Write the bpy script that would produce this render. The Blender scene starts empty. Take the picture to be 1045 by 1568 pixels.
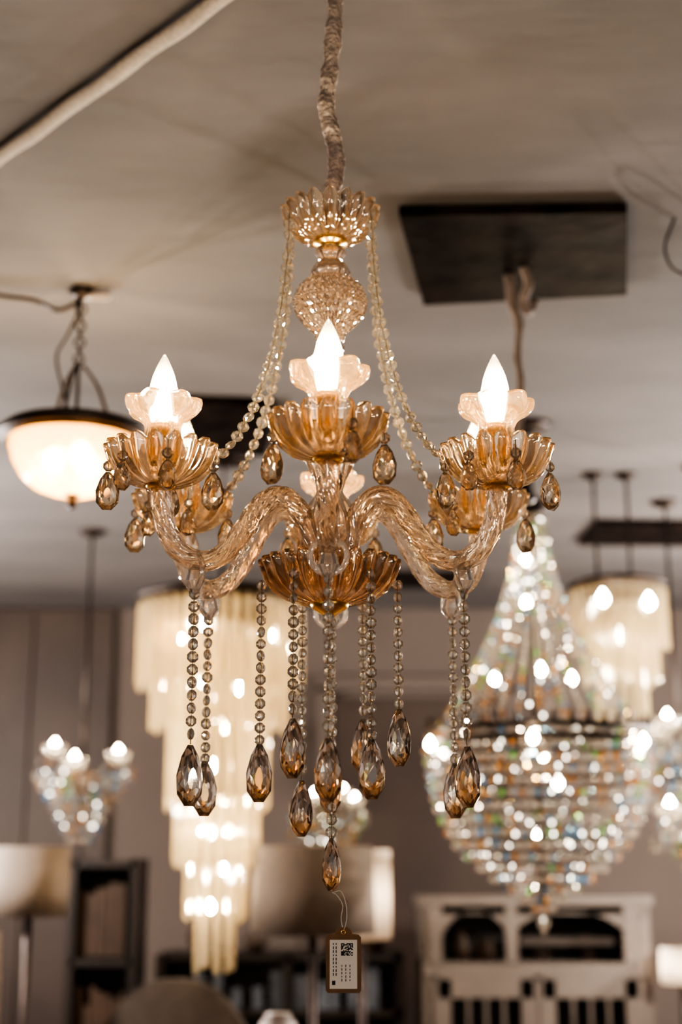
import bpy, math, random
from mathutils import Vector, Matrix
random.seed(7)
S = bpy.context.scene
pi = math.pi
EYE = 1.60
CEIL = 3.0
try:
    S.view_settings.look = 'AgX - High Contrast'
    S.view_settings.exposure = 0.55
except Exception as ex:
    print(ex)

# ------------------------------------------------------------------ materials
def new_mat(name):
    m = bpy.data.materials.new(name); m.use_nodes = True
    nt = m.node_tree; nt.nodes.clear()
    out = nt.nodes.new('ShaderNodeOutputMaterial')
    return m, nt, out

def principled(name, col, rough=0.5, metal=0.0, noise=0.0, scale=8.0, bump=0.0, col2=None, bscale=None, spec=0.5, detail=4, stretch=None):
    m, nt, out = new_mat(name)
    p = nt.nodes.new('ShaderNodeBsdfPrincipled')
    p.inputs['Base Color'].default_value = (*col, 1)
    p.inputs['Roughness'].default_value = rough
    p.inputs['Metallic'].default_value = metal
    p.inputs['Specular IOR Level'].default_value = spec
    nt.links.new(p.outputs[0], out.inputs[0])
    tc = nt.nodes.new('ShaderNodeTexCoord')
    mp = nt.nodes.new('ShaderNodeMapping'); nt.links.new(tc.outputs['Object'], mp.inputs['Vector'])
    if stretch: mp.inputs['Scale'].default_value = stretch
    if noise > 0 or col2:
        n = nt.nodes.new('ShaderNodeTexNoise'); n.inputs['Scale'].default_value = scale
        n.inputs['Detail'].default_value = detail
        r = nt.nodes.new('ShaderNodeValToRGB')
        c2 = col2 or tuple(max(0, c*(1-noise)) for c in col)
        r.color_ramp.elements[0].position = .35; r.color_ramp.elements[1].position = .65
        r.color_ramp.elements[0].color = (*c2, 1); r.color_ramp.elements[1].color = (*col, 1)
        nt.links.new(mp.outputs[0], n.inputs['Vector'])
        nt.links.new(n.outputs[0], r.inputs[0]); nt.links.new(r.outputs[0], p.inputs['Base Color'])
    if bump > 0:
        n2 = nt.nodes.new('ShaderNodeTexNoise'); n2.inputs['Scale'].default_value = bscale or scale*3
        b = nt.nodes.new('ShaderNodeBump'); b.inputs['Strength'].default_value = bump
        b.inputs['Distance'].default_value = 0.01
        nt.links.new(mp.outputs[0], n2.inputs['Vector'])
        nt.links.new(n2.outputs[0], b.inputs['Height']); nt.links.new(b.outputs[0], p.inputs['Normal'])
    return m

def mixglass(name, gcol, rough=0.0, ior=1.5, w_glass=.6, w_trans=.2, tcol=(1,1,1), w_tl=.1, tlcol=(1,.9,.8), w_gl=.1, glcol=(1,1,1)):
    m, nt, out = new_mat(name)
    parts = []
    g = nt.nodes.new('ShaderNodeBsdfGlass'); g.inputs['Color'].default_value = (*gcol,1)
    g.inputs['Roughness'].default_value = rough; g.inputs['IOR'].default_value = ior
    parts.append((g, w_glass))
    if w_trans > 0:
        t = nt.nodes.new('ShaderNodeBsdfTransparent'); t.inputs[0].default_value = (*tcol,1); parts.append((t, w_trans))
    if w_tl > 0:
        t = nt.nodes.new('ShaderNodeBsdfTranslucent'); t.inputs[0].default_value = (*tlcol,1); parts.append((t, w_tl))
    if w_gl > 0:
        t = nt.nodes.new('ShaderNodeBsdfGlossy'); t.inputs[0].default_value = (*glcol,1); t.inputs['Roughness'].default_value = max(rough, .03); parts.append((t, w_gl))
    cur, cw = parts[0]
    for nd, w in parts[1:]:
        mx = nt.nodes.new('ShaderNodeMixShader'); mx.inputs[0].default_value = w/(cw+w)
        nt.links.new(cur.outputs[0], mx.inputs[1]); nt.links.new(nd.outputs[0], mx.inputs[2])
        cur = mx; cw += w
    nt.links.new(cur.outputs[0], out.inputs[0])
    return m

def emit(name, col, st):
    m, nt, out = new_mat(name)
    e = nt.nodes.new('ShaderNodeEmission'); e.inputs[0].default_value = (*col,1); e.inputs[1].default_value = st
    nt.links.new(e.outputs[0], out.inputs[0]); return m

M_amber = mixglass('amber_glass', (1.0,.945,.865), ior=1.52, w_glass=.79, w_trans=.08, tcol=(1,.93,.82), w_tl=.045, tlcol=(1,.66,.34), w_gl=.11, glcol=(1,.94,.87))
M_cup = mixglass('clear_amber_cup', (1.0,.94,.85), ior=1.5, w_glass=.81, w_trans=.08, tcol=(1,.93,.82), w_tl=.03, tlcol=(1,.62,.30), w_gl=.08, glcol=(1,.93,.84))
M_amber_arm = mixglass('amber_twist_glass', (1.0,.945,.88), w_glass=.75, w_trans=.04, tcol=(1,.9,.8), w_tl=.07, tlcol=(1,.72,.48), w_gl=.16, glcol=(1,.94,.88))
M_smoke = mixglass('smoked_amber_glass', (.93,.81,.68), ior=1.52, w_glass=.80, w_trans=.05, tcol=(1,.8,.6), w_tl=.012, tlcol=(1,.6,.3), w_gl=.16, glcol=(1,.92,.82))
M_crystal = mixglass('champagne_crystal', (1,.98,.94), ior=1.55, w_glass=.70, w_trans=.0, w_tl=.05, tlcol=(1,.88,.70), w_gl=.28, glcol=(1,.97,.92))
M_drop = mixglass('cut_drop_crystal', (1,.98,.95), ior=1.6, w_glass=.80, w_trans=.0, w_tl=.0, w_gl=.22, glcol=(1,.97,.92))
M_dropA = mixglass('cut_drop_crystal_amber', (.92,.69,.46), ior=1.6, w_glass=.80, w_trans=.0, w_tl=.01, tlcol=(1,.6,.3), w_gl=.20, glcol=(1,.9,.76))
M_dropS = mixglass('small_drop_crystal', (1,.94,.84), ior=1.55, w_glass=.80, w_trans=.0, w_tl=.02, tlcol=(1,.66,.34), w_gl=.18, glcol=(1,.94,.86))
M_ring = mixglass('clear_ring_glass', (1,.98,.95), ior=1.45, w_glass=.65, w_trans=.08, w_tl=.08, w_gl=.2)
M_bulbglass = mixglass('bulb_glass', (1,1,1), ior=1.02, w_glass=.02, w_trans=.80, w_tl=.09, tlcol=(1,.93,.8), w_gl=.09)
M_gold = principled('gold_metal', (.85,.52,.15), .25, 1.0)
M_darkm = principled('dark_bronze', (.04,.028,.024), .4, .7)
M_wire = principled('wire_metal', (.35,.28,.2), .4, .9)
M_bulb = emit('bulb_filament', (1,.80,.52), 680)
M_bulb_bg = emit('lamp_glow', (1,.86,.66), 50)
M_glint = emit('glint_glow', (1,.90,.76), 9)  # glow of the added sparkle dots, not a real lamp
M_fabric = principled('cord_fabric', (.44,.35,.30), .55, 0, noise=.35, scale=60, bump=.7, bscale=160)
M_strap = principled('woven_strap', (.54,.47,.40), .9, 0, noise=.25, scale=120, bump=.6, bscale=300)
M_ceil = principled('ceiling_plaster', (.145,.131,.127), .9, 0, noise=.24, scale=2.0, bump=.35, bscale=12, stretch=(.6,1.4,1))
M_wall = principled('wall_plaster', (.128,.100,.086), .9, 0, noise=.15, scale=1.0, bump=.1)
M_floor = principled('floor_wood', (.20,.12,.08), .45, 0, noise=.4, scale=3, bump=.1)
M_panel = principled('brown_panelling', (.050,.029,.021), .6, 0, noise=.3, scale=3, bump=.1)
M_board = principled('dark_board', (.004,.003,.003), .45, 0, col2=(.020,.013,.011), scale=10, bump=1.0, bscale=7, spec=.05)
M_rod = mixglass('glass_rod', (1,.97,.9), ior=1.4, w_glass=.42, w_trans=.10, w_tl=.30, tlcol=(1,.84,.56), w_gl=.20)
M_bg1 = mixglass('clear_crystal', (1,.98,.95), ior=1.5, w_glass=.56, w_trans=.0, w_tl=.10, tlcol=(1,.88,.74), w_gl=.36, rough=.02)
M_bg2 = mixglass('blue_glint_tint', (.6,.85,1), ior=1.5, w_glass=.5, w_trans=.0, w_tl=.12, tlcol=(.5,.75,1), w_gl=.38, glcol=(.5,.8,1), rough=.02)  # tints here and below paint dispersed colour glints into clear crystal
M_bg3 = mixglass('amber_glint_tint', (1,.75,.4), ior=1.5, w_glass=.5, w_trans=.0, w_tl=.12, tlcol=(1,.7,.3), w_gl=.38, glcol=(1,.7,.3), rough=.02)
M_bg4 = mixglass('green_glint_tint', (.7,1,.65), ior=1.5, w_glass=.5, w_trans=.0, w_tl=.12, tlcol=(.6,1,.5), w_gl=.38, glcol=(.65,1,.5), rough=.02)
GEMS=[M_bg1,M_bg2,M_bg3,M_bg4]
M_alab = mixglass('alabaster_glass', (1,.9,.75), ior=1.4, rough=.2, w_glass=.1, w_trans=.30, tcol=(1,.85,.60), w_tl=.54, tlcol=(1,.68,.32), w_gl=.06)
M_hutch = principled('cream_paint', (.18,.145,.12), .55, 0, noise=.15, scale=5)
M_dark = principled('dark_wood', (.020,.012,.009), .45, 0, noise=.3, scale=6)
M_midwood = principled('brown_wood', (.08,.045,.028), .5, 0, noise=.4, scale=6)
M_shade = principled('linen_shade', (.22,.175,.14), .9, 0, noise=.1, scale=30)
M_white = principled('white_ceramic', (.46,.40,.37), .4)
M_grey = principled('grey_upholstery', (.085,.066,.055), .9, 0, noise=.2, scale=20)
M_blue = principled('blue_grey_items', (.12,.13,.15), .5, 0, noise=.4, scale=15)
M_litshade = mixglass('lit_shade', (1,.95,.9), rough=.4, w_glass=0.02, w_trans=.02, w_tl=.9, tlcol=(1,.92,.82), w_gl=.02)
M_kraft = principled('kraft_card', (.24,.13,.065), .8, 0, noise=.2, scale=60)
M_label = principled('label_paper', (.85,.76,.66), .8)
M_ink = principled('label_ink', (.03,.025,.03), .7)
M_string = principled('tag_string', (.65,.58,.5), .9)

# ------------------------------------------------------------------ builder
class B:
    def __init__(s): s.v=[]; s.f=[]; s.m=[]; s.s=[]
    def add(s, vs, fs, mat=0, smooth=False):
        o=len(s.v); s.v += [tuple(v) for v in vs]
        for n_,f in enumerate(fs):
            s.f.append([i+o for i in f]); s.m.append(mat[n_] if isinstance(mat,list) else mat); s.s.append(smooth)
    def obj(s, name, mats, parent=None, loc=(0,0,0)):
        me = bpy.data.meshes.new(name); me.from_pydata(s.v, [], s.f)
        for m in (mats if isinstance(mats,(list,tuple)) else [mats]): me.materials.append(m)
        me.polygons.foreach_set('material_index', s.m); me.polygons.foreach_set('use_smooth', s.s)
        me.update()
        ob = bpy.data.objects.new(name, me); S.collection.objects.link(ob)
        ob.location = loc
        if parent: ob.parent = parent
        return ob

def empty(name, loc, parent=None):
    e = bpy.data.objects.new(name, None); e.empty_display_size=.05; e.location = loc
    S.collection.objects.link(e)
    if parent: e.parent = parent
    return e

def box(b, c, s, mat=0, rot=0):
    cx,cy,cz=c; sx,sy,sz=[k/2 for k in s]
    vs=[]
    for dx in(-1,1):
        for dy in(-1,1):
            for dz in(-1,1):
                x=dx*sx;y=dy*sy
                vs.append((cx+x*math.cos(rot)-y*math.sin(rot), cy+x*math.sin(rot)+y*math.cos(rot), cz+dz*sz))
    b.add(vs,[(0,1,3,2),(4,6,7,5),(0,4,5,1),(2,3,7,6),(0,2,6,4),(1,5,7,3)],mat)

def fine(prof, sub=5):
    return [tuple(p)[:2] for p in catmull([(r,z,0) for r,z in prof], sub)]

def lathe(b, prof, n=32, lobes=0, amp=0, c=(0,0,0), mat=0, smooth=True, twist=0, sx=1, sy=1, diamond=0, dk=12, dz=330):
    vs=[];fs=[]
    m=len(prof)
    for j,(r,z) in enumerate(prof):
        for i in range(n):
            a=2*pi*i/n
            rr=r
            if lobes: rr=r*(1+amp*math.cos(lobes*a+twist*z))
            if diamond:
                rr*=1+diamond*(abs(math.cos(dk/2*a+dz/2*z))+abs(math.cos(dk/2*a-dz/2*z))-1.2)
            vs.append((c[0]+rr*math.cos(a)*sx, c[1]+rr*math.sin(a)*sy, c[2]+z))
    for j in range(m-1):
        for i in range(n):
            k=(i+1)%n
            fs.append((j*n+i,j*n+k,(j+1)*n+k,(j+1)*n+i))
    fs.append(tuple(range(n-1,-1,-1))); fs.append(tuple(range((m-1)*n,m*n)))
    b.add(vs,fs,mat,smooth)

def petalbowl(b, prof, lobes, c=(0,0,0), th=.003, per=10, mat=0, phase=0, smooth=True, wave=False, inner=.55):
    n=lobes*per; m=len(prof)
    vs=[];fs=[]
    def ring(r,z,ar,az,off):
        for i in range(n):
            a=2*pi*i/n+phase
            p=math.cos(lobes*a) if wave else (abs(math.sin(lobes*a/2))*2-1)
            rr=r+ar*p-off
            vs.append((c[0]+rr*math.cos(a),c[1]+rr*math.sin(a),c[2]+z+az*p+(off*.6)))
    for p in prof: ring(*p,0)
    for p in reversed(prof): ring(p[0],p[1],p[2]*inner,p[3],th)
    R=2*m
    for j in range(R):
        jj=(j+1)%R
        for i in range(n):
            k=(i+1)%n
            fs.append((j*n+i,j*n+k,jj*n+k,jj*n+i))
    b.add(vs,fs,mat,smooth)

def catmull(P, sub=8):
    P=[Vector(p) for p in P]; Q=[P[0]*2-P[1]]+P+[P[-1]*2-P[-2]]; out=[]
    for i in range(1,len(Q)-2):
        p0,p1,p2,p3=Q[i-1:i+3]
        for k in range(sub):
            t=k/sub
            out.append(.5*((2*p1)+(p2-p0)*t+(2*p0-5*p1+4*p2-p3)*t*t+(3*p1-p0-3*p2+p3)*t**3))
    out.append(P[-1]); return out

def tube(b, pts, rad, n=10, lobes=0, amp=0, twist=0, mat=0, smooth=True, closed=False, flat=1.0):
    pts=[Vector(p) for p in pts]; m=len(pts); vs=[];fs=[]
    up=None; L=0
    for j in range(m):
        if closed: t=(pts[(j+1)%m]-pts[j-1]).normalized()
        else: t=(pts[min(j+1,m-1)]-pts[max(j-1,0)]).normalized()
        if up is None:
            up=Vector((0,0,1)) if abs(t.z)<.9 else Vector((1,0,0))
        up=(up-t*up.dot(t)).normalized(); side=t.cross(up)
        if j: L+=(pts[j]-pts[j-1]).length
        r=rad[j] if isinstance(rad,(list,tuple)) else rad
        for i in range(n):
            a=2*pi*i/n
            rr=r*(1+amp*math.cos(lobes*a+twist*L)) if lobes else r
            vs.append(pts[j]+up*(rr*math.cos(a)*flat)+side*(rr*math.sin(a)))
    for j in range(m if closed else m-1):
        jj=(j+1)%m
        for i in range(n):
            k=(i+1)%n
            fs.append((j*n+i,j*n+k,jj*n+k,jj*n+i))
    if not closed:
        fs.append(tuple(range(n-1,-1,-1))); fs.append(tuple(range((m-1)*n,m*n)))
    b.add(vs,fs,mat,smooth)

def torus(b, c, R, r, axis, n=32, k=8, mat=0):
    axis=Vector(axis).normalized(); u=axis.orthogonal().normalized(); w=axis.cross(u)
    tube(b,[Vector(c)+u*(R*math.cos(2*pi*i/n))+w*(R*math.sin(2*pi*i/n)) for i in range(n)],r,k,mat=mat,closed=True)

def bead(b, c, t, r, rot, mat=0, n=8, thick=.42):
    c=Vector(c); t=Vector(t).normalized()
    u=Vector((1,0,0)); u=(u-t*u.dot(t)).normalized()
    u=Matrix.Rotation(rot,3,t)@u; w=t.cross(u)
    vs=[];fs=[]
    lv=((.45,-thick,0),(.85,-thick*.45,.5),(1,0,0),(.85,thick*.45,.5),(.45,thick,0))
    for (rr,h,ph) in lv:
        for i in range(n):
            a=2*pi*(i+.5+ph)/n
            vs.append(c+t*(r*rr*math.cos(a))+u*(r*rr*math.sin(a))+w*(h*r))
    for j in range(len(lv)-1):
        o=0 if lv[j][2]==0 else 1
        for i in range(n):
            k=(i+1)%n
            if o==0: fs+= [(j*n+i,j*n+k,(j+1)*n+i),(j*n+k,(j+1)*n+k,(j+1)*n+i)]
            else: fs+= [(j*n+i,(j+1)*n+k,(j+1)*n+i),(j*n+i,j*n+k,(j+1)*n+k)]
    fs.append(tuple(range(n-1,-1,-1))); fs.append(tuple(range((len(lv)-1)*n,len(lv)*n)))
    b.add(vs,fs,mat)

def chain(b, pts, r, pitch, mat=0, wmat=1, rot0=0):
    pts=[Vector(p) for p in pts]; d=0; nxt=pitch*.5
    tube(b, pts[::2] if len(pts)>20 else pts, .0007, 4, mat=wmat)
    for i in range(len(pts)-1):
        a,c=pts[i],pts[i+1]; L=(c-a).length
        while d+L>=nxt:
            p=a+(c-a)*((nxt-d)/L)
            bead(b,p,c-a,r*random.uniform(.93,1.05),rot0+random.uniform(-.9,.9),mat)
            nxt+=pitch
        d+=L

def almond(b, top, w, h, th, rot, mat=0, n=10, two=False):
    """faceted pear drop, top = hanging point: checker cut around a flat oval face"""
    T=Vector(top); vs=[];fs=[]
    def outl(a):
        x=math.sin(a)*(w/2)*(1-.45*(math.cos(a)*.5+.5)**1.4); z=math.cos(a)*(h/2)
        return x,z
    cy=-h*.5; fc=-h*.10
    levels=((.34,-.55,0),(.62,-.46,.5),(.84,-.26,0),(1,0,.5),(.84,.26,0),(.62,.46,.5),(.34,.55,0))
    for s,yy,ph in levels:
        for i in range(n):
            a=2*pi*(i+ph)/n
            x,z=outl(a); x*=s; z=z*s+fc*(1-s)
            y=yy*th
            vs.append((T.x+x*math.cos(rot)-y*math.sin(rot), T.y+x*math.sin(rot)+y*math.cos(rot), T.z+cy+z))
    for j in range(len(levels)-1):
        o=levels[j][2]>0
        for i in range(n):
            k=(i+1)%n
            if not o: fs+= [(j*n+i,j*n+k,(j+1)*n+i),(j*n+k,(j+1)*n+k,(j+1)*n+i)]
            else: fs+= [(j*n+i,(j+1)*n+k,(j+1)*n+i),(j*n+i,j*n+k,(j+1)*n+k)]
    fs.append(tuple(range(n-1,-1,-1))); fs.append(tuple(range((len(levels)-1)*n,len(levels)*n)))
    if two:
        cut=T.z-h*random.uniform(.50,.78)
        mm=[1 if sum(vs[i][2] for i in f)/len(f)<cut+random.uniform(-.008,.008) else 0 for f in fs]
        b.add(vs,fs,mm)
    else: b.add(vs,fs,mat)

# ------------------------------------------------------------------ room
b=B(); box(b,(0,3,-.05),(7.4,10,.1)); b.obj('floor',M_floor)
b=B(); box(b,(0,3,CEIL+.05),(7.4,10,.1)); b.obj('ceiling',M_ceil)
b=B(); box(b,(0,7.85,CEIL/2),(7.2,.1,CEIL)); b.obj('wall_back',M_wall)
b=B(); box(b,(-3.65,3,CEIL/2),(.1,10,CEIL)); b.obj('wall_left',M_wall)
b=B(); box(b,(3.65,3,CEIL/2),(.1,10,CEIL)); b.obj('wall_right',M_wall)
b=B(); box(b,(0,7.785,.07),(7.0,.03,.14)); b.obj('baseboard_back',M_hutch)

# ------------------------------------------------------------------ main chandelier
MX,MY=-.015,1.85
root=empty('amber_crystal_chandelier',(MX,MY,EYE))
R=.245
cord=[(.005,0,1.40),(.006,0,1.30),(.006,0,1.22),(.001,0,1.15),(-.004,0,1.10),(-.006,0,1.065),(.001,0,1.03),(.008,0,.99),(.007,0,.955),(-.001,0,.925),(0,0,.89)]
cp=catmull(cord,10)
b=B(); rr=[.0122*(1+.10*math.sin(i*.55)+.06*math.sin(i*1.7)) for i in range(len(cp))]
tube(b,cp,rr,20,lobes=2,amp=.07,twist=160); b.obj('wrapped_cord',M_fabric,root)
b=B(); lathe(b,[(.05,0),(.055,-.008),(.05,-.02),(.015,-.03)],32,c=(.005,0,1.40)); b.obj('ceiling_rose',M_darkm,root)

DISH=[(.016,.0,.000,0),(.024,.001,.0015,0),(.034,.004,.003,0),(.045,.009,.004,0),(.055,.018,.0046,0),(.062,.029,.005,.0005),(.066,.039,.005,.002),(.069,.046,.0048,.0038),(.0685,.0485,.0048,.0045)]
b=B()
petalbowl(b,[(r*.97,z*.95,a,q) for r,z,a,q in DISH],18,c=(0,0,.857),per=9,inner=.1,th=.0045); b.obj('top_canopy_dish',M_amber,root)
b=B()
lathe(b,[(.012,.866),(.016,.862),(.024,.858),(.024,.853),(.014,.850),(.012,.846)],32); b.obj('gold_collar',M_gold,root)
b=B()
lathe(b,[(.010,.850),(.019,.846),(.021,.838),(.016,.830),(.013,.826)],40,lobes=12,amp=.07)
lathe(b,fine([(.014,.828),(.020,.822),(.026,.812),(.027,.806),(.022,.800)]),48,lobes=12,amp=.06,twist=80)
lathe(b,fine([(.022,.802),(.034,.795),(.044,.784),(.049,.770),(.049,.760),(.045,.748),(.036,.735),(.025,.724),(.019,.716),(.020,.711),(.014,.705)],4),112,diamond=.10,dk=28,dz=620,smooth=False)
lathe(b,fine([(.014,.705),(.018,.70),(.018,.694),(.012,.69),(.011,.64),(.016,.62),(.013,.60)]),40,lobes=10,amp=.08)
lathe(b,fine([(.013,.60),(.026,.592),(.036,.575),(.038,.555),(.030,.53),(.020,.505),(.018,.49),(.028,.475),(.036,.455),(.036,.43),(.026,.41),(.02,.40)]),72,lobes=12,amp=.06,twist=70)
b.obj('glass_column',M_amber_arm,root)
b=B()
petalbowl(b,[(r*1.31,z*1.12,a*1.15,q*1.1) for r,z,a,q in DISH],24,c=(0,0,.338),per=8,inner=.1,th=.0045); b.obj('lower_bowl',M_smoke,root)
b=B()
lathe(b,[(.004,.320),(.010,.325),(.022,.332),(.026,.338),(.024,.343),(.010,.35),(.012,.40)],32); b.obj('lower_collar',M_gold,root)

ARM=[(.026,.405),(.040,.452),(.070,.477),(.102,.463),(.135,.415),(.160,.387),(.192,.377),(.222,.392),(.239,.425),(.245,.468)]
angs=[0,60,120,180,240,300]
ba=B(); bd=B(); bc=B(); bs=B(); bg=B(); be=B(); br=B(); bw=B(); bch=B(); bdr=B(); bsm=B()
def pol(r,deg,z): a=math.radians(deg); return Vector((r*math.sin(a),-r*math.cos(a),z))
for A in angs:
    pts=catmull([pol(r,A,z) for r,z in ARM],14)
    tube(ba,pts,.0125,40,lobes=8,amp=.12,twist=210)
    c=pol(R,A,0)
    petalbowl(bd,DISH,18,c=(c.x,c.y,.467),per=9,inner=.1,th=.0042)
    lathe(bs,[(.010,.462),(.017,.465),(.020,.469),(.016,.474),(.012,.476)],24,c=(c.x,c.y,0))
    cup=[(.014,.500,0,0),(.023,.504,.0012,0),(.0275,.513,.0018,0),(.0265,.524,.0018,0),(.0225,.535,.0015,0),(.022,.543,.0012,0),(.0255,.551,.0012,0),(.032,.557,.0015,.0),(.040,.561,.0022,.0006),(.0455,.567,.0028,.0012),(.0475,.574,.003,.0018),(.0465,.580,.003,.002)]
    petalbowl(bc,cup,7,c=(c.x,c.y,0),per=16,th=.0035,phase=.3+A,wave=True,inner=.4)
    lathe(bc,[(.018,.478),(.014,.486),(.012,.494),(.016,.500)],28,lobes=8,amp=.06,c=(c.x,c.y,0))
    lathe(bs,[(.011,.500),(.0115,.505),(.0115,.540),(.013,.542),(.013,.548),(.010,.550)],24,c=(c.x,c.y,0))
    lathe(bg,[(.009,.549),(.012,.555),(.0165,.568),(.0185,.583),(.0175,.598),(.0145,.612),(.010,.625),(.005,.636),(.0015,.643)],28,c=(c.x,c.y,0))
    for q in range(4):
        qa=q*pi/2+.4
        tube(be,[(c.x+.0075*math.cos(qa),c.y+.0075*math.sin(qa),.557),(c.x+.0085*math.cos(qa),c.y+.0085*math.sin(qa),.58),(c.x+.005*math.cos(qa),c.y+.005*math.sin(qa),.604)],.0028,6)
    rc=pol(.195,A,.362); tang=pol(1,A,0)
    torus(br,rc,.0220,.0034,tang,36,8)
    lathe(br,[(.003,.385),(.010,.375),(.014,.362),(.008,.352),(.003,.346)],16,c=(rc.x,rc.y,-.012),smooth=False)
    ctop=.342
    cb={0:.148,60:.146,300:.148,120:.140,240:.143,180:.15}[A]
    chain(bch,[(rc.x,rc.y,ctop-(ctop-cb)*k/20) for k in range(21)],.0078,.0158)
    almond(bdr,(rc.x,rc.y,cb+.001),.0405,.077,.026,random.uniform(-.5,.5),two=True)
    for da,ln in ((88,1.0),(-86,1.0),(14 if A!=0 else 25,.8),(176,.9),(-38,.75)):
        if da==-38 and A==0: continue
        ga=math.radians(da)
        px,py=c.x+.066*math.sin(ga),c.y-.066*math.cos(ga)
        tube(bch,[(px,py,.510),(px,py,.489)],.0007,4,mat=1)
        bead(bch,(px,py,.492),(0,0,1),.0074,random.uniform(-.4,.4))
        almond(bsm,(px,py,.486),.036*ln,.052*ln,.020,random.uniform(-.7,.7),n=10)
ba.obj('twisted_arms',M_amber_arm,root); bd.obj('bobeche_dishes',M_amber,root); bc.obj('candle_cups',M_cup,root)
bs.obj('brass_sockets',M_gold,root); bg.obj('bulb_glass',M_bulbglass,root); be.obj('bulb_filaments',M_bulb,root)
br.obj('clear_rings',M_ring,root)
for A,cb in ((-90,.157),(90,.202),(-30,.182),(36,.157),(150,.197),(-155,.116)):
    p=pol(.090,A,0)
    chain(bch,[(p.x,p.y,.372-(.372-cb)*k/20) for k in range(21)],.0076,.0156)
    almond(bdr,(p.x,p.y,cb+.001),.0405,.077,.026,random.uniform(-.6,.6),two=True)
chain(bch,[(.003,0,.322-(.322-.038)*k/24) for k in range(25)],.0078,.0158)
almond(bdr,(.003,0,.040),.031,.068,.022,.35,two=True)
for A in (60,300,120,240):
    a0=pol(.066,A,.892); end=pol(R-.064,A,.508)
    P=[]
    for k in range(41):
        t=k/40
        rad=a0.xy.length+(end.xy.length-a0.xy.length)*(t**1.95)
        z=a0.z+(end.z-a0.z)*(1-(1-t)**1.32)-.010*math.sin(pi*t)
        P.append(pol(rad,A,z))
    chain(bch,P,.0086,.0165)
bch.obj('bead_chains',[M_crystal,M_wire],root); bdr.obj('almond_drops',[M_drop,M_dropA],root); bsm.obj('small_prisms',M_dropS,root)

# ------------------------------------------------------------------ price tag (tied to the lowest drop)
tg=empty('price_tag',(.018,-.005,-.110),root)
b=B()
w,h=.0218,.038
outl=[(-w,-h+.003),(-w+.003,-h),(w-.003,-h),(w,-h+.003),(w,h-.010),(w-.003,h-.007),(.011,h-.006),(.009,h-.001),(.005,h+.002),(-.005,h+.002),(-.009,h-.001),(-.011,h-.006),(-w+.003,h-.007),(-w,h-.010)]
n=len(outl)
b.add([(x,-.0006,z) for x,z in outl]+[(x,.0006,z) for x,z in outl],[tuple(range(n)),tuple(range(2*n-1,n-1,-1))]+[(i,n+i,n+(i+1)%n,(i+1)%n) for i in range(n)],0)
b.obj('card',M_kraft,tg)
b=B(); box(b,(0,-.0010,-.004),(.034,.0006,.058)); b.obj('label',M_label,tg)
b=B()
q=.00135
for i in range(11):
    for j in range(11):
        corner=((i<3 or i>7) and j>7) or (i<3 and j<3)
        if corner or random.random()<.5:
            if (i in(1,9) and j==9) : continue
            box(b,(.0045+(i-5)*q,-.0015,.0135+(j-5)*q),(q,.0003,q))
for (x,wd) in ((-.0125,.0012),(-.009,.0012)):
    for k in range(9):
        box(b,(x,-.0015,.020-k*.0045),(wd,.0003,.0032 if k%3 else .002))
for k in range(3):
    for j in range(5):
        box(b,(-.002+k*.005,-.0015,-.006-j*.0042),(.0009,.0003,.0030 if (j+k)%3 else .0018))
box(b,(-.012,-.0015,-.026),(.004,.0003,.005))
b.obj('printing',M_ink,tg)
b=B(); torus(b,(0,-.0008,h-.004),.0026,.0007,(0,1,0),16,6); b.obj('eyelet',M_gold,tg)
b=B()
tube(b,catmull([(0,0,h-.004),(.004,-.001,h+.012),(.003,-.001,h+.03),(-.003,0,h+.045),(-.012,0,.082)],6),.0006,5)
tube(b,catmull([(0,0,h-.004),(-.003,.001,h+.012),(-.001,.001,h+.028),(-.008,0,h+.040),(-.014,0,.082)],6),.0006,5)
b.obj('string',M_string,tg)

# ------------------------------------------------------------------ strap across the ceiling
b=B()
x0,y0,x1,y1=-1.20,3.16,.20,1.617
d=Vector((x1-x0,y1-y0,0)); N=60
pts=[Vector((x0,y0,2.984))+d*(i/N)+Vector((0,0,.002*math.sin(i*.9))) for i in range(N+1)]
tube(b,pts,[.0165*(1+.04*math.sin(i*1.3)) for i in range(N+1)],14,flat=.75)
b.obj('ceiling_cable_strap',M_strap)

# ------------------------------------------------------------------ ceiling board with hook & cord
hb=empty('ceiling_board',(0,0,CEIL))
b=B(); q4=[(.126,2.83),(.617,2.815),(.705,3.27),(.208,3.335)]
b.add([(x,y,-.004) for x,y in q4]+[(x,y,-.028) for x,y in q4],[(0,1,2,3),(7,6,5,4)]+[(i,(i+1)%4,4+(i+1)%4,4+i) for i in range(4)])
b.obj('board',M_board,hb)
b=B()
tube(b,catmull([(.43,3.10,-.03),(.44,3.10,-.07),(.43,3.12,-.10),(.445,3.15,-.12),(.46,3.16,-.09)],6),.012,10)
tube(b,catmull([(.40,3.14,-.03),(.405,3.14,-.10),(.42,3.15,-.16),(.415,3.16,-.23),(.42,3.15,-.30),(.413,3.15,-.42),(.415,3.15,-.50)],8),[.013]*17+[.009]*32,12,lobes=2,amp=.1,twist=90)
b.obj('hook_and_cord',principled('grey_cord',(.28,.22,.19),.6,0,noise=.3,scale=60),hb)
b=B(); lathe(b,[(.012,-.50),(.02,-.51),(.02,-.56),(.03,-.57),(.03,-.585),(.01,-.59)],24,c=(.415,3.15,0)); b.obj('lamp_holder',M_darkm,hb)

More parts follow.
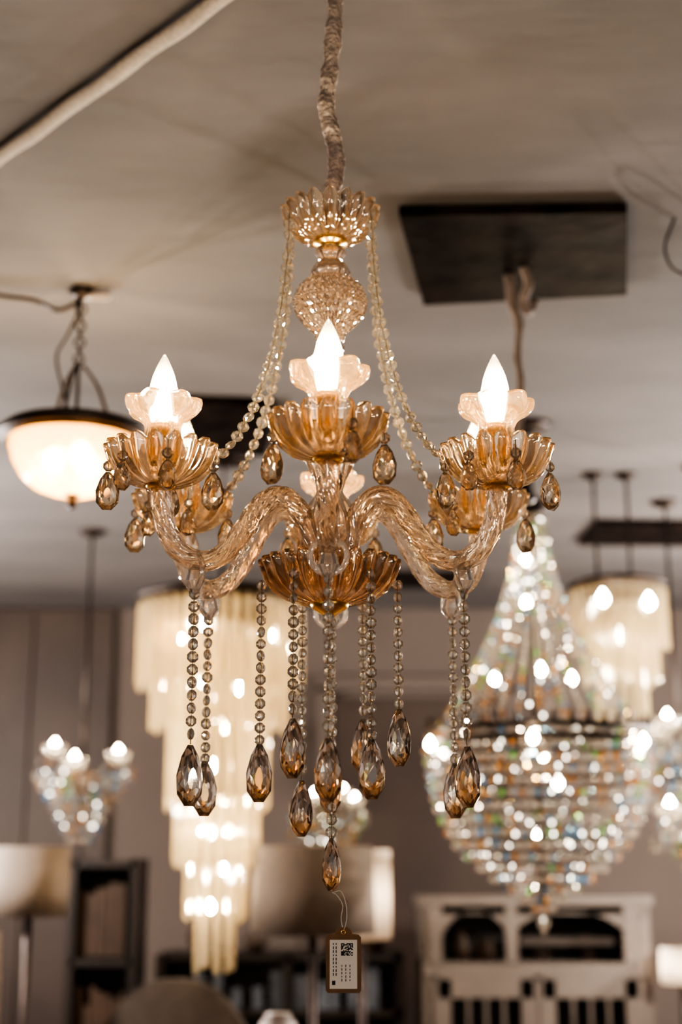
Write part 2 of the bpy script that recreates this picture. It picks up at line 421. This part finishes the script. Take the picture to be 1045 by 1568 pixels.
# ------------------------------------------------------------------ bowl pendant left
px,py=-.645,3.3
pr=empty('bowl_pendant_light',(px,py,EYE))
b=B()
prof=[(.004,.868),(.05,.873),(.09,.888),(.122,.914),(.143,.950),(.154,.985),(.156,1.015)]
petalbowl(b,[(r,z,.0022 if r>.01 else 0,0) for r,z in prof],24,th=.004,per=6); b.obj('glass_bowl',M_alab,pr)
b2=B()
for RR,zz,rr2 in ((.164,1.008,.009),(.176,1.017,.011),(.164,1.028,.010)): torus(b2,(0,0,zz),RR,rr2,(0,0,1),64,10)
lathe(b2,[(.003,.835),(.010,.842),(.013,.852),(.007,.860),(.020,.868),(.016,.876),(.004,.88)],20)
for k in range(3):
    a=k*2*pi/3+.4
    tube(b2,catmull([(.162*math.cos(a),.162*math.sin(a),1.02),(.09*math.cos(a),.09*math.sin(a),1.06),(.05*math.cos(a),.05*math.sin(a),1.15),(.012*math.cos(a),.012*math.sin(a),1.20)],6),.005,8)
tube(b2,[(0,0,.87),(0,0,1.21)],.005,8)
for k in range(7):
    torus(b2,(0,0,1.215+k*.022),.012,.0035,(1,0,0) if k%2 else (0,1,0),14,6)
tube(b2,catmull([(0,0,1.36),(-.012,0,1.375),(0,0,1.398)],4),.005,8)
tube(b2,catmull([(.0,0,1.37),(-.06,.01,1.35),(-.12,0,1.372),(-.25,-.05,1.38),(-.4,-.3,1.39)],8),.006,8)
tube(b2,catmull([(.0,0,1.36),(-.03,0,1.28),(-.055,0,1.22),(-.03,0,1.12),(-.01,0,1.04)],8),.0035,8)
lathe(b2,[(.03,1.40),(.034,1.39),(.01,1.375)],24); b2.obj('bronze_frame',M_darkm,pr)
b=B(); tube(b,[(.0,0,1.385),(.07,0,1.383)],.012,10); b.obj('connector',M_white,pr)
b=B()
for a in (0,2.1,4.2): lathe(b,[(.008,.925),(.022,.938),(.028,.958),(.022,.978),(.008,.99)],20,c=(.05*math.cos(a+1),.05*math.sin(a+1),0))
b.obj('lamps',emit('pendant_lamp_glow',(1,.74,.40),100),pr)

# ------------------------------------------------------------------ crystal helpers (distant fixtures)
def gem(b,c,r,h,mat=None,rot=0):
    if mat is None: mat=random.choices((0,1,2,3),(11,1.5,2.0,.9))[0]
    x,y,z=c; vs=[(x,y,z+h),(x,y,z-h)]
    for i in range(6):
        a=rot+i*pi/3; vs.append((x+r*math.cos(a),y+r*math.sin(a),z+.15*h))
    fs=[]
    for i in range(6):
        k=(i+1)%6; fs+= [(0,2+i,2+k),(1,2+k,2+i)]
    b.add(vs,fs,mat)
def bulbs(name,pts,r,mat,parent,n=14):
    b=B()
    for p in pts: lathe(b,[(r*.35,-r*1.1),(r*.85,-r*.5),(r,0),(r*.8,r*.6),(r*.4,r*1.2),(r*.1,r*1.7)],n,c=p)
    return b.obj(name,mat,parent)

# ------------------------------------------------------------------ big empire chandelier
er=empty('crystal_empire_chandelier',(.604,4.4,EYE))
b=B()
def fl(t): return .045+.28*(t**1.9)
for s in range(30):
    a=2*pi*s/30
    for k in range(38):
        t=k/37; z=1.10-(1.10-.40)*t; r=fl(t)
        gem(b,(r*math.cos(a),r*math.sin(a),z),.0080,.0088,rot=random.random())
tiers=[(.340,.385),(.347,.350),(.345,.315),(.340,.280),(.334,.245),(.326,.210),(.316,.175),(.302,.140),(.284,.105),(.260,.070),(.230,.035),(.192,.002),(.15,-.030),(.105,-.060),(.065,-.088),(.03,-.115)]
glints=[]  # added glowing dots that stand in for glints on the crystals
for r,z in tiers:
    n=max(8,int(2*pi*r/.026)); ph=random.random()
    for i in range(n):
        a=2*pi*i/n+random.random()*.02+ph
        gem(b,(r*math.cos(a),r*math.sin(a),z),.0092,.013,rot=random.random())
        if random.random()<.10: glints.append(((r-.02)*math.cos(a+.04),(r-.02)*math.sin(a+.04),z+.004))
gem(b,(0,0,-.16),.02,.035)
b.obj('crystal_strands',GEMS,er)
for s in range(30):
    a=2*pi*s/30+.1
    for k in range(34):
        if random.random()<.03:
            t=k/33; r=fl(t)-.01; glints.append((r*math.cos(a),r*math.sin(a),1.10-.7*t))
bulbs('added_glints',glints,.0042,M_glint,er,8)
b=B()
torus(b,(0,0,.405),.335,.010,(0,0,1),64,8); torus(b,(0,0,.375),.34,.006,(0,0,1),64,8)
for i in range(40):
    a=2*pi*i/40; lathe(b,[(.007,0),(.009,.012),(.002,.04)],6,c=(.337*math.cos(a),.337*math.sin(a),.41))
torus(b,(0,0,1.10),.05,.008,(0,0,1),32,8)
lathe(b,[(.05,1.10),(.06,1.13),(.03,1.15),(.012,1.17),(.008,1.25)],24)
for k in range(7): torus(b,(0,0,1.255+k*.02),.012,.0035,(1,0,0) if k%2 else (0,1,0),14,6)
lathe(b,[(.012,1.372),(.07,1.385),(.075,1.399)],32)
tube(b,[(0,0,-.10),(0,0,1.15)],.007,8)
for r,z in tiers[1:]:
    torus(b,(0,0,z+.016),r,.0025,(0,0,1),48,6)
for k in (4,9,12):
    r,z=tiers[k]; z+=.016
    for i in range(6):
        a=i*pi/3; tube(b,[(0,0,z),(r*math.cos(a),r*math.sin(a),z)],.003,6)
for i in range(6):
    a=i*pi/3; tube(b,[(0,0,.39),(.335*math.cos(a),.335*math.sin(a),.39)],.005,6)
b.obj('bronze_frame',M_darkm,er)
P=[]
for i in range(6):
    a=i*2*pi/6+.35; P.append((.36*math.cos(a),.36*math.sin(a),.36))
for i in range(3):
    a=i*2*pi/3+.5; P.append((.14*math.cos(a),.14*math.sin(a),.58))
P+= [(-.03,-.06,.80),(-.02,.0,.95),(0,.05,.1),(.05,-.05,.25)]
bulbs('lamps',P,.013,emit('empire_lamp_glow',(1,.84,.60),100),er)

# ------------------------------------------------------------------ rod chandeliers
def rodtier(b,r,z0,z1,pitch,rr=.0075):
    n=int(2*pi*r/pitch)
    for i in range(n):
        a=2*pi*i/n
        x,y=r*math.cos(a),r*math.sin(a)
        dz=.012*math.sin(i*2.3)
        lathe(b,[(rr*.2,z1+dz-.008),(rr,z1+dz),(rr,z0),(rr*.6,z0+.004)],6,c=(x,y,0),smooth=False)
rr_=empty('tiered_rod_chandelier',(-.41,4.8,EYE))
b=B()
RT=[(.275,.87,.60),(.225,.87,.46),(.165,.80,.20),(.135,.60,.02),(.095,.24,-.15),(.06,.02,-.31)]
for r,z1,z0 in RT: rodtier(b,r,z1,z0,.040,.0090)
b.obj('glass_rods',M_rod,rr_)
b=B()
lathe(b,[(.285,.885),(.29,.90),(.25,.915),(.05,.93),(.01,.95)],48)
tube(b,[(0,0,-.1),(0,0,1.3)],.006,8); lathe(b,[(.012,1.37),(.08,1.385),(.085,1.399)],32)
tube(b,[(0,0,1.29),(0,0,1.38)],.004,6)
for r,z,_ in RT: torus(b,(0,0,z),r,.004,(0,0,1),32,6)
for r,z,_ in RT[2:]:
    for i in range(3):
        a=i*2*pi/3; tube(b,[(0,0,z),(r*math.cos(a),r*math.sin(a),z)],.003,5)
b.obj('bronze_frame',M_darkm,rr_)
P=[]
for i in range(3):
    a=i*2*pi/3+.3; P.append((.19*math.cos(a),.19*math.sin(a),.78))
for i in range(2):
    a=i*pi+.9; P+= [(.10*math.cos(a),.10*math.sin(a),.60),(.06*math.cos(a),.06*math.sin(a),.12)]
P+= [(-.01,-.03,.33),(.02,0,.0),(-.015,-.01,-.12),(.0,.0,.48),(0,0,.22)]
bulbs('lamps',P,.014,emit('rod_lamp_glow',(1,.80,.50),200),rr_)

r2=empty('tiered_rod_chandelier.001',(.99,5.0,EYE))
b=B()
rodtier(b,.165,.96,.76,.034); rodtier(b,.13,.90,.64,.034); rodtier(b,.085,.84,.50,.034)
b.obj('glass_rods',M_rod,r2)
b=B()
lathe(b,[(.172,.975),(.178,.985),(.15,1.0),(.02,1.01)],40)
for dx in (-.07,.05): tube(b,[(dx,0,.98),(dx,0,1.39)],.006,8); lathe(b,[(.01,1.375),(.035,1.385),(.04,1.399)],24,c=(dx,0,0))
b.obj('bronze_frame',M_darkm,r2)
bulbs('lamps',[(-.09,-.19,.90),(.07,-.18,.89),(.0,0,.80),(-.05,0,.66)],.02,M_bulb_bg,r2)

# ------------------------------------------------------------------ small crystal cluster chandeliers
def cluster(name,loc,s,n,seed,drop):
    random.seed(seed)
    e=empty(name,loc); b=B(); f=B(); P=[]
    for i in range(n):
        a=2*pi*i/n+.5; r=.11*s
        x,y=r*math.cos(a),r*math.sin(a); zz=.03*s*math.sin(i*2.4)
        petalbowl(b,[(.008,zz,0,0),(.02*s,zz+.008,.002,0),(.030*s,zz+.02*s,.004,0),(.034*s,zz+.035*s,.005,.003)],7,c=(x,y,.0),per=6,th=.003)
        tube(f,catmull([(0,0,-.08*s),(x*.5,y*.5,-.09*s),(x*.95,y*.95,-.05*s+zz),(x,y,zz)],5),.006,8)
        P.append((x,y,zz+.035*s))
        for k in range(24):
            gem(b,(x+.045*s*math.cos(k*.9),y+.045*s*math.sin(k*.9),zz-.02-.014*(k%6)),.009,.014)
    L=[]
    for k in range(7):
        rr=.13*s*(1-k/7.5)+.01
        for i in range(max(5,int(rr*2*pi/.022))):
            a=i*.022/rr; gem(b,(rr*math.cos(a),rr*math.sin(a),-.04*s-k*.030*s),.010,.015)
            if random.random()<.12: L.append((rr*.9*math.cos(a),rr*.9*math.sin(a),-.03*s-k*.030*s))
    tube(f,[(0,0,-.1*s),(0,0,drop)],.006,8); lathe(f,[(.01,drop-.03),(.05,drop-.015),(.055,drop-.001)],24)
    b.obj('crystal_parts',GEMS,e); f.obj('bronze_frame',M_darkm,e); bulbs('lamps',P,.012*s,emit(name.replace('.','_')+'_lamp_glow',(1,.84,.62),80),e)
    if L: bulbs('added_glints',L,.0045,M_glint,e,8)  # sparkle added as small glowing dots between the gems
cluster('small_crystal_chandelier',(-1.06,5.9,EYE+.42),1.4,3,3,CEIL-(EYE+.42))
cluster('small_crystal_chandelier.001',(-.05,5.9,EYE+.24),1.1,4,5,CEIL-(EYE+.24))
cluster('small_crystal_chandelier.002',(1.27,5.4,EYE+.45),1.5,5,8,CEIL-(EYE+.45))
cluster('small_crystal_chandelier.003',(1.28,4.9,EYE+.20),1.5,5,9,CEIL-(EYE+.20))

# ------------------------------------------------------------------ ceiling boards in the distance
for nm,c,s,rot in (('ceiling_board.001',(-.40,4.40,CEIL-.012),(.34,.55,.024),.1),('ceiling_board.002',(.40,6.9,CEIL-.012),(.5,.35,.024),0),('ceiling_board.003',(1.45,5.9,CEIL-.012),(.8,.4,.024),.05)):
    b=B(); box(b,(0,0,0),s,0,rot); o=b.obj(nm,M_board,None,c)

b=B(); tube(b,catmull([(.74,2.9,3.0),(.72,2.9,2.95),(.715,2.9,2.92),(.73,2.9,2.88),(.77,2.9,2.87),(.8,2.9,2.95),(.8,2.9,3.0)],8),.003,6); b.obj('loose_ceiling_wire',M_darkm)

# ------------------------------------------------------------------ furniture at back
b=B(); box(b,(-2.2,7.76,1.5),(1.9,.06,2.98)); 
for x in (-2.9,-2.5,-2.1,-1.7,-1.4): box(b,(x,7.72,1.5),(.03,.03,2.9))
b.obj('wall_panelling',M_panel)
b=B(); box(b,(.42,7.77,1.25),(.95,.05,2.5)); b.obj('door_1',M_panel)
b=B()
for x in(-.09,.93): box(b,(x,7.76,1.28),(.08,.08,2.56))
box(b,(.42,7.76,2.58),(1.1,.08,.08)); b.obj('trim_1',M_wall)

# hutch: two arched openings above two glazed doors
hu=empty('display_hutch',(.83,6.5,0))
b=B(); W=.92; H=1.47; ZS=1.19
for x in(-W/2,W/2): box(b,(x,0,H/2),(.05,.4,H))
box(b,(0,.18,H/2),(W,.03,H)); box(b,(0,0,H),(W+.08,.44,.04)); box(b,(0,0,H-.035),(W+.04,.42,.04)); box(b,(0,0,ZS),(W+.05,.43,.05)); box(b,(0,0,.05),(W,.4,.1))
def arch(cx,aw,z0,z1,ztop):
    n=18; vs=[];fs=[]
    for side in(0,1):
        y=-.21+.03*side
        for i in range(n+1):
            u=-1+2*i/n; zz=z0+(z1-z0)*(1-abs(u)**2.6)
            vs.extend([(cx+u*aw,y,zz),(cx+u*aw,y,ztop)])
    o=2*(n+1)
    for i in range(n):
        fs.append((2*i,2*i+1,2*i+3,2*i+2)); fs.append((o+2*i,o+2*i+2,o+2*i+3,o+2*i+1)); fs.append((2*i,2*i+2,o+2*i+2,o+2*i))
    b.add(vs,fs)
arch(-.26,.14,1.33,1.425,H-.02); arch(.14,.23,1.35,1.425,H-.02)
for x,wd in((-.43,.06),(-.105,.05),(.40,.06)): box(b,(x,-.2,(ZS+H)/2),(wd,.03,H-ZS-.04))
for x in(-.22,.22):
    for dx in(-.185,.185): box(b,(x+dx,-.2,.60),(.075,.03,1.10))
    for z in(.12,1.12): box(b,(x,-.2,z),(.4,.03,.09))
    for dx in(-.075,0,.075): box(b,(x+dx,-.205,.6),(.014,.015,1.0))
    box(b,(x,-.205,.85),(.36,.012,.012))
b.obj('carcass',M_hutch,hu)
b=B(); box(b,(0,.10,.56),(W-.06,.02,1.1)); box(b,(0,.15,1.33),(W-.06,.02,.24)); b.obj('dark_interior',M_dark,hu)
b=B()
for i,(x,hh) in enumerate(((-.30,.13),(-.20,.09),(.05,.08),(.25,.11))):
    lathe(b,[(.03,0),(.05,hh*.4),(.03,hh*.8),(.035,hh)],20,c=(x,.0,ZS+.026))
b.obj('vases',M_midwood,hu)
b=B(); box(b,(.14,-.05,1.30),(.40,.2,.03)); b.obj('tray',M_grey,hu)
b=B(); lathe(b,[(.035,0),(.04,.06),(.045,.12)],20,c=(-.05,-.1,H+.02)); b.obj('white_pot',M_white,hu)

def floorlamp(name,loc,r,z0,z1,mat,lit=False):
    e=empty(name,loc); b=B()
    petalbowl(b,[(r,z0,0,0),(r*.99,(z0+z1)/2,0,0),(r*.97,z1,0,0)],8,th=.004,per=6)
    b.obj('drum_shade',mat,e)
    b=B(); tube(b,[(0,0,.02),(0,0,z1-.02)],.014,10); lathe(b,[(.15,0),(.15,.02),(.03,.03)],32)
    for k in range(3):
        a=k*2*pi/3; tube(b,[(0,0,z1-.03),(r*.96*math.cos(a),r*.96*math.sin(a),z1-.01)],.003,5)
    lathe(b,[(.02,z0+.02),(.022,z0+.06),(.015,z0+.07)],16)
    b.obj('stand',M_darkm,e)
    if lit: bulbs('lamp',[(0,0,(z0+z1)/2)],.03,emit('shade_lamp_glow',(1,.88,.74),22),e)
floorlamp('drum_floor_lamp',(-.09,4.75,0),.20,1.40,1.67,M_shade)
floorlamp('drum_floor_lamp.001',(.075,5.25,0),.105,1.36,1.665,M_litshade,True)
floorlamp('drum_floor_lamp.002',(-1.10,5.2,0),.14,1.44,1.675,M_shade)
floorlamp('drum_floor_lamp.003',(1.42,6.2,0),.09,1.14,1.28,M_litshade,True)

bk=empty('dark_bookcase',(-.93,5.9,0)); b=B()
for x in(-.12,.12): box(b,(x,0,.82),(.03,.3,1.64))
for z in(.05,.45,.85,1.25,1.62): box(b,(0,0,z),(.24,.3,.03))
box(b,(0,.14,.82),(.24,.02,1.62)); b.obj('case',M_dark,bk)
b=B()
for z in(.07,.47,.87,1.27):
    x=-.10
    while x<.07:
        hh=random.uniform(.2,.3); ww=random.uniform(.02,.04); box(b,(x+ww/2,0,z+hh/2),(ww*.9,.2,hh)); x+=ww
b.obj('books',M_midwood,bk)
sh=empty('low_shelf_unit',(-.03,6.6,0)); b=B()
for x in(-.75,-.2,.28): box(b,(x,0,.62),(.04,.35,1.24))
for z in(.05,.4,.75,1.0,1.23): box(b,(-.22,0,z),(1.04,.35,.03))
box(b,(-.22,.17,.62),(1.04,.02,1.22)); b.obj('case',M_dark,sh)
b=B()
for z in(.415,.765,1.015):
    x=-.70
    while x<.18:
        hh=random.uniform(.08,.17); ww=random.uniform(.04,.1); box(b,(x+ww/2,-.03,z+hh/2),(ww*.8,.2,hh)); x+=ww+random.uniform(0,.04)
b.obj('stored_goods',M_blue,sh)
b=B()
for x,hh in((-.6,.16),(-.35,.10),(.0,.14),(.18,.2)): lathe(b,[(.03,0),(.06,hh*.4),(.025,hh*.85),(.035,hh)],20,c=(x,0,1.246))
b.obj('vases',M_midwood,sh)
ch=empty('upholstered_armchair',(-.56,5.0,0)); b=B()
n=24
def slab(y,th,wd,z0,z1):
    vs=[];fs=[]
    for s_ in(0,1):
        for i in range(n+1):
            u=-1+2*i/n; z=z1-.22*(abs(u)**2.6); vs+= [(u*wd,y+th*s_+.05*u*u,z0),(u*wd,y+th*s_+.05*u*u,z)]
    o=2*(n+1)
    for i in range(n):
        fs.append((2*i,2*i+1,2*i+3,2*i+2)); fs.append((o+2*i,o+2*i+2,o+2*i+3,o+2*i+1)); fs.append((2*i+1,o+2*i+1,o+2*i+3,2*i+3))
    fs.append((0,o,o+1,1)); fs.append((2*n,2*n+1,o+2*n+1,o+2*n)); b.add(vs,fs,0,False)
slab(0,.10,.27,.3,1.24)
box(b,(0,-.27,.38),(.50,.55,.18))
for x in(-.26,.26): box(b,(x,-.25,.5),(.08,.55,.35))
b.obj('upholstery',M_grey,ch)
b=B()
for x in(-.23,.23):
    for y in(-.5,.0): lathe(b,[(.015,0),(.025,.3)],12,c=(x,y,0))
b.obj('legs',M_dark,ch)
st=empty('side_table',(-.20,4.3,0)); b=B(); lathe(b,[(.15,1.06),(.16,1.07),(.15,1.09)],40); lathe(b,[(.13,0),(.12,.02),(.025,.06),(.025,1.0),(.06,1.06)],24); b.obj('table',M_midwood,st)
b=B(); lathe(b,[(.04,1.09),(.055,1.12),(.055,1.17),(.035,1.195),(.04,1.20)],24,c=(.02,0,0)); b.obj('white_jar',M_white,st)
vl=empty('tall_white_vase',(-1.17,4.9,0)); b=B(); lathe(b,[(.07,0),(.09,.2),(.05,.5),(.045,.9),(.055,1.15),(.045,1.40),(.02,1.42)],32); b.obj('body',M_white,vl)

# ------------------------------------------------------------------ added lamps out of view, beside / behind the camera, for glints in the glass
M_added_lamp=emit('added_lamp_glow',(1,.90,.78),90)
def added_lamps(name,loc,n=5,r=.16):
    e=empty(name,loc); drop=CEIL-loc[2]; f=B(); P=[]
    tube(f,[(0,0,0),(0,0,drop-.01)],.008,8); lathe(f,[(.01,drop-.03),(.06,drop-.015),(.065,drop-.001)],24)
    for i in range(n):
        a=2*pi*i/n; x,y=r*math.cos(a),r*math.sin(a)
        tube(f,catmull([(0,0,.02),(x*.5,y*.5,-.05),(x,y,-.03),(x,y,0)],4),.006,8); P.append((x,y,.045))
    f.obj('added_lamp_frame',M_darkm,e); bulbs('lamps',P,.018,M_added_lamp,e)
added_lamps('added_glint_lamp',(-1.1,.5,1.9),6,.2); added_lamps('added_glint_lamp.001',(1.15,.3,1.8),6,.2); added_lamps('added_glint_lamp.002',(.1,-1.2,2.0),6,.25)
added_lamps('added_glint_lamp.003',(-.8,-.7,1.5),5,.15); added_lamps('added_glint_lamp.004',(.9,-.8,1.45),5,.15)
def pt(name,loc,e,col=(1,.93,.86),r=.05):
    l=bpy.data.lights.new(name,'POINT'); l.energy=e; l.color=col; l.shadow_soft_size=r
    o=bpy.data.objects.new(name,l); o.location=loc; S.collection.objects.link(o); return o
pt('added_fill_light',(-2.4,5.6,2.1),135); pt('added_fill_light.001',(2.5,5.8,2.1),140)  # added off-frame fill lights, brightening the far ceiling and back of the room
pt('added_fill_light.002',(2.0,4.6,1.9),120); pt('added_fill_light.003',(-2.0,4.5,1.9),120)

w=bpy.data.worlds.new('shop_ambient'); S.world=w; w.use_nodes=True
bg=w.node_tree.nodes['Background']; bg.inputs[0].default_value=(1,.94,.92,1); bg.inputs[1].default_value=.16

# ------------------------------------------------------------------ camera
cam=bpy.data.cameras.new('camera'); co=bpy.data.objects.new('camera',cam); S.collection.objects.link(co)
co.location=(0,0,EYE); co.rotation_euler=(math.radians(90+14.1),0,0)
cam.sensor_fit='VERTICAL'; cam.sensor_height=36; cam.lens=50
cam.dof.use_dof=True; cam.dof.focus_distance=1.79; cam.dof.aperture_fstop=2.4
S.camera=co
